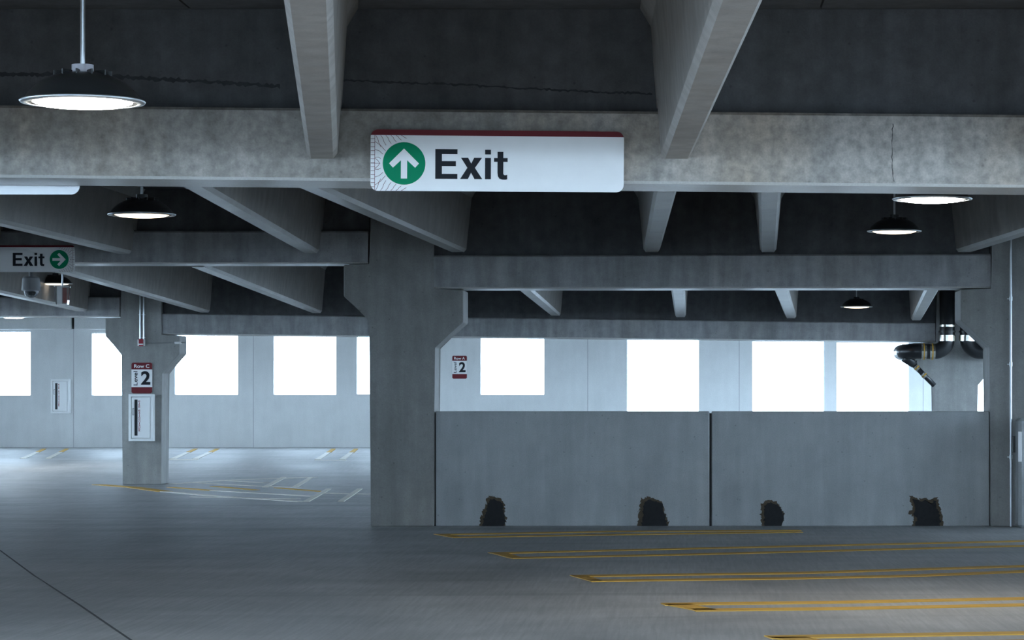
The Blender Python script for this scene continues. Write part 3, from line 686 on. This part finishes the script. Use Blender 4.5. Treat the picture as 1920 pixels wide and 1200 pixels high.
# ------------------------------------------------------------------ extinguisher cabinets
def cabinet(label, x0, x1, y0, y1, Yw, depth):
    Y = Yw-depth
    X0, X1, Z0, Z1 = SX(x0, Y), SX(x1, Y), SZ(y1, Y), SZ(y0, Y); W_, H_ = X1-X0, Z1-Z0
    r = root('extinguisher_cabinet', ((X0+X1)/2, Yw, Z0)); tag(r, label, 'cabinet', 'fire extinguisher cabinets')
    bm = B(); t = W_*0.10
    for q in ((X0, X1, Z0, Z0+t), (X0, X1, Z1-t, Z1), (X0, X0+t, Z0+t, Z1-t), (X1-t, X1, Z0+t, Z1-t)): box(bm, q[0], q[1], Y, Yw-0.002, q[2], q[3])
    box(bm, X0+t, X1-t, Yw-0.02, Yw-0.002, Z0+t, Z1-t); link('body', bm, M['cab'], r)
    # door with a tall slot: left stile, right leaf, top and bottom rails
    d0, d1, e0, e1 = X0+t+0.008, X1-t-0.008, Z0+t+0.008, Z1-t-0.008
    sx0, sx1, sz0, sz1 = X0+W_*0.235, X0+W_*0.365, Z0+H_*0.115, Z1-H_*0.115
    bm = B(); ya_, yb_ = Y+0.004, Y+0.02
    for q in ((d0, sx0, e0, e1), (sx1, d1, e0, e1), (sx0, sx1, e0, sz0), (sx0, sx1, sz1, e1)): box(bm, q[0], q[1], ya_, yb_, q[2], q[3])
    bmesh.ops.remove_doubles(bm, verts=bm.verts, dist=1e-5)
    d = link('door', bm, M['cab'], r)
    bm = B(); box(bm, sx0, sx1, Y+0.012, Y+0.016, sz0, sz1); o = link('glass_slot', bm, M['darkglass'], d); o['label'] = 'tall dark glass slot'
    word = 'FIRE EXTINGUISHER'; n = len(word); za, zb_ = Z1-H_*0.135, Z0+H_*0.20; step = (za-zb_)/n
    bm = B()
    for i, ch in enumerate(word):
        if ch == ' ': continue
        g_ = text_bm(ch, 0.05, 0.001); zc = za-step*(i+0.5); hw_ = W_*(0.035 if ch != 'I' else 0.012)
        fit(g_, X0+W_*0.44-hw_, X0+W_*0.44+hw_, Y+0.0015, zc-step*0.40, zc+step*0.40)
        me = bpy.data.meshes.new('lettering'); g_.to_mesh(me); g_.free(); bm.from_mesh(me); bpy.data.meshes.remove(me)
    o = link('lettering', bm, M['red'], d, recalc=False); o['label'] = 'stacked red letters'
    bm = B(); hx0, hx1, hz0, hz1 = X0+W_*0.165, X0+W_*0.225, Z0+H_*0.55, Z0+H_*0.70
    for q in ((hx0, hx1, hz0, hz0+0.008), (hx0, hx1, hz1-0.008, hz1), (hx0, hx0+0.008, hz0, hz1)): box(bm, q[0], q[1], Y-0.006, Y+0.005, q[2], q[3])
    link('handle', bm, M['grey'], d)
    bm = B(); cx = (sx0+sx1)/2; tube(bm, [(cx-W_*0.03, Y+0.05, Z0+H_*0.25), (cx+W_*0.02, Y+0.06, Z0+H_*0.32), (cx+W_*0.05, Y+0.07, Z0+H_*0.42)], 0.01, 8); link('hose', bm, M['pinktube'], r)
    return r
cabinet('white fire extinguisher cabinet under the row C sign', 241, 287, 739, 827, Y3-0.02, 0.16)
cabinet('white fire extinguisher cabinet on the white wall between windows', 95, 130, 711, 775, Y4, 0.16)

# ------------------------------------------------------------------ fire alarm strobe with conduits on the row C column
Yc = Y3-0.02
fa = root('fire_alarm_strobe', (SX(265.5, Yc), Yc, SZ(648, Yc))); tag(fa, 'small red and white fire alarm fed by two conduits above the row C sign', 'fire alarm')
bm = B(); box(bm, SX(259, Yc), SX(272.5, Yc), Yc-0.05, Yc-0.002, SZ(649, Yc), SZ(636, Yc), bev=0.008); bd = link('body', bm, M['cab'], fa)
bm = B(); box(bm, SX(261.5, Yc), SX(270, Yc), Yc-0.066, Yc-0.049, SZ(649.5, Yc), SZ(635.5, Yc), bev=0.004); link('front_cover', bm, M['red'], fa)
bm = B(); box(bm, SX(261.5, Yc), SX(270, Yc), Yc-0.075, Yc-0.064, SZ(647, Yc), SZ(644.5, Yc)); link('lens', bm, M['sign_white'], fa)
for px in (263.3, 270.0):
    bm = B(); tube(bm, [(SX(px, Yc), Yc-0.03, SZ(637, Yc)), (SX(px, Yc), Yc-0.03, SOF)], 0.0125, 10); link('conduit', bm, M['steel'], fa)
for py in (590, 633):
    bm = B(); z = SZ(py, Yc); box(bm, SX(260.5, Yc), SX(272.8, Yc), Yc-0.035, Yc-0.001, z-0.007, z+0.007); link('clamp', bm, M['steel'], fa)
cb = root('sensor_rod', (SX(310, Yc), Yc, SZ(643, Yc))); tag(cb, 'thin rod with a white tip fixed to the corbel of the row C column', 'sensor')
bm = B(); tube(bm, [(SX(273, Yc), Yc-0.012, SZ(643, Yc)), (SX(349, Yc), Yc-0.012, SZ(642.5, Yc))], 0.006, 8); link('rod', bm, M['grey'], cb)
bm = B(); tube(bm, [(SX(328, Yc), Yc-0.02, SZ(643, Yc)), (SX(340, Yc), Yc-0.02, SZ(642.8, Yc))], 0.02, 12); link('tip', bm, M['cab'], cb)

# ------------------------------------------------------------------ dome camera
Yd = 31.0; c = Vector((SX(58.5, Yd), Yd, SZ(545, Yd))); k = Yd/F
dc = root('dome_camera', c); tag(dc, 'grey security dome camera hanging below the sideways arrow sign', 'camera')
bm = B(); lathe(bm, [(0, 26*k), (14*k, 26*k), (16*k, 23*k), (18*k, 2*k), (17.5*k, 0), (13.5*k, -1*k), (0, -1*k)], c, 32); link('housing', bm, M['grey'], dc)
bm = B(); lathe(bm, [(13.3*k, -1.1*k), (13*k, -3*k), (11.5*k, -8*k), (8*k, -11.5*k), (4*k, -13*k), (0, -13.5*k)], c, 32); link('dome', bm, M['dome'], dc, smooth=True)
bm = B(); lathe(bm, [(0, -1.5*k), (6*k, -1.5*k), (6*k, -4*k), (4*k, -7*k), (0, -8*k)], c, 20); link('lens_unit', bm, M['black'], dc)
bm = B(); tube(bm, [c+Vector((0, 0, 26*k)), Vector((c.x, c.y, SOF))], 4*k, 12); link('pendant_pipe', bm, M['grey'], dc)
# ------------------------------------------------------------------ hanging clear exit light
Ye = 30.5; c = Vector((SX(117, Ye), Ye, SZ(571, Ye))); k = Ye/F
ex = root('hanging_exit_light', c); tag(ex, 'clear tapered hanging light with white and red panels beside the dome camera', 'exit light')
def frus(bm, b, t, z0, z1, d): hexa(bm, [[(c.x-b*k, c.y-d, z0), (c.x+b*k, c.y-d, z0), (c.x+b*k, c.y+d, z0), (c.x-b*k, c.y+d, z0)], [(c.x-t*k, c.y-d, z1), (c.x+t*k, c.y-d, z1), (c.x+t*k, c.y+d, z1), (c.x-t*k, c.y+d, z1)]])
bm = B(); frus(bm, 10.5, 14, c.z, c.z+34*k, 0.05); link('cover', bm, M['clear'], ex)
bm = B(); box(bm, c.x-8*k, c.x+1.5*k, c.y-0.06, c.y-0.052, c.z+1*k, c.z+33*k); link('white_panel', bm, M['cab'], ex)
bm = B(); box(bm, c.x+2*k, c.x+9*k, c.y-0.03, c.y+0.02, c.z+3*k, c.z+31*k); link('red_panel', bm, M['pinktube'], ex)
bm = B(); tube(bm, [c+Vector((0, 0, 34*k)), Vector((c.x, c.y, SOF))], 1.6*k, 8); link('stem', bm, M['steel'], ex)

# ------------------------------------------------------------------ black drain pipes round the far column
def arc(cx, cz, y, r, a0, a1, n=10): return [(cx+r*math.cos(math.radians(a0+(a1-a0)*i/n)), y, cz+r*math.sin(math.radians(a0+(a1-a0)*i/n))) for i in range(n+1)]
Yp = Y3-0.28; k = Yp/F
def pipe_set(label, xv, xend, zc, sgn, yend):
    r = root('drain_pipe', (SX(xv, Yp), Yp, SZ(675, Yp))); tag(r, label, 'pipe', 'black drain pipes')
    R = 14.5*k; er = 24*k; x = SX(xv, Yp); z = SZ(zc, Yp); xe = SX(xend, Yp)
    pts = [(x, Yp, SOF-0.02), (x, Yp, z+er+0.02)]
    cxx = x+sgn*er
    pts += arc(cxx, z+er, Yp, er, 180 if sgn > 0 else 0, 270 if sgn > 0 else -90)
    pts += [(xe-sgn*0.14, Yp, z), (xe-sgn*0.05, Yp+0.03, z), (xe, Yp+0.10, z), (xe+sgn*0.02, Yp+0.22, z), (xe+sgn*0.02, Yp+0.9, z)]
    bm = B(); tube(bm, pts, R, 22); link('pipe_run', bm, M['gloss'], r, smooth=True)
    for py, h, m, e in ((611, 4, 'band', 1.07), (634, 11, 'band', 1.09), (622, 3, 'black', 1.12)):
        bm = B(); zz = SZ(py, Yp); tube(bm, [(x, Yp, zz-h/2*k), (x, Yp, zz+h/2*k)], R*e, 22); link('band', bm, M[m], r, smooth=False)
    return r, x, z, xe, R
r, x, z, xe, R = pipe_set('black drain pipe elbowing towards the windows in front of the far column', 1776, 1700, 659, -1, 0)
for px in (1732, 1748):
    bm = B(); q = SX(px, Yp); tube(bm, [(q-5*k, Yp, z), (q+5*k, Yp, z)], R*1.04, 22); b_ = link('band', bm, M['band'], r)
    bm = B(); tube(bm, [(q-1*k, Yp, z), (q+1*k, Yp, z)], R*1.10, 22); link('tape', bm, M['ochre'], b_)
pipe_set('black drain pipe elbowing behind the conduit column corbel', 1814, 1900, 659, 1, 0)
r_left = bpy.data.objects['drain_pipe']
br = r_left
def on(t): return S(1699+(1752-1699)*t, 669+(723-669)*t, Y3-0.16)
bm = B(); tube(bm, [on(0.2), on(1)], 5.0*k, 14); link('branch_run', bm, M['gloss'], br, smooth=True)
bm = B(); a_, b_ = on(-0.02), on(0.30); u_ = Vector((0, 1, 0)); v_ = (b_-a_).normalized().cross(u_)
hexa(bm, [[tuple(p+(u_*math.cos(q)+v_*math.sin(q))*rr) for q in [2*math.pi*i/16 for i in range(16)]] for p, rr in ((a_, 12.5*k), (a_.lerp(b_, 0.5), 9.5*k), (b_, 6.0*k))]); link('reducer', bm, M['gloss'], br, smooth=True)
for t in (0.32, 0.58):
    bm = B(); tube(bm, [on(t), on(t+0.12)], 5.5*k, 14); b_ = link('band', bm, M['band'], br)
    bm = B(); tube(bm, [on(t+0.045), on(t+0.075)], 5.9*k, 14); link('tape', bm, M['ochre'], b_)
bm = B(); tube(bm, [S(1718, 676, Y3-0.1), S(1718, 690, Y3-0.1)], 2.2*k, 8); link('hanger', bm, M['gloss'], br)
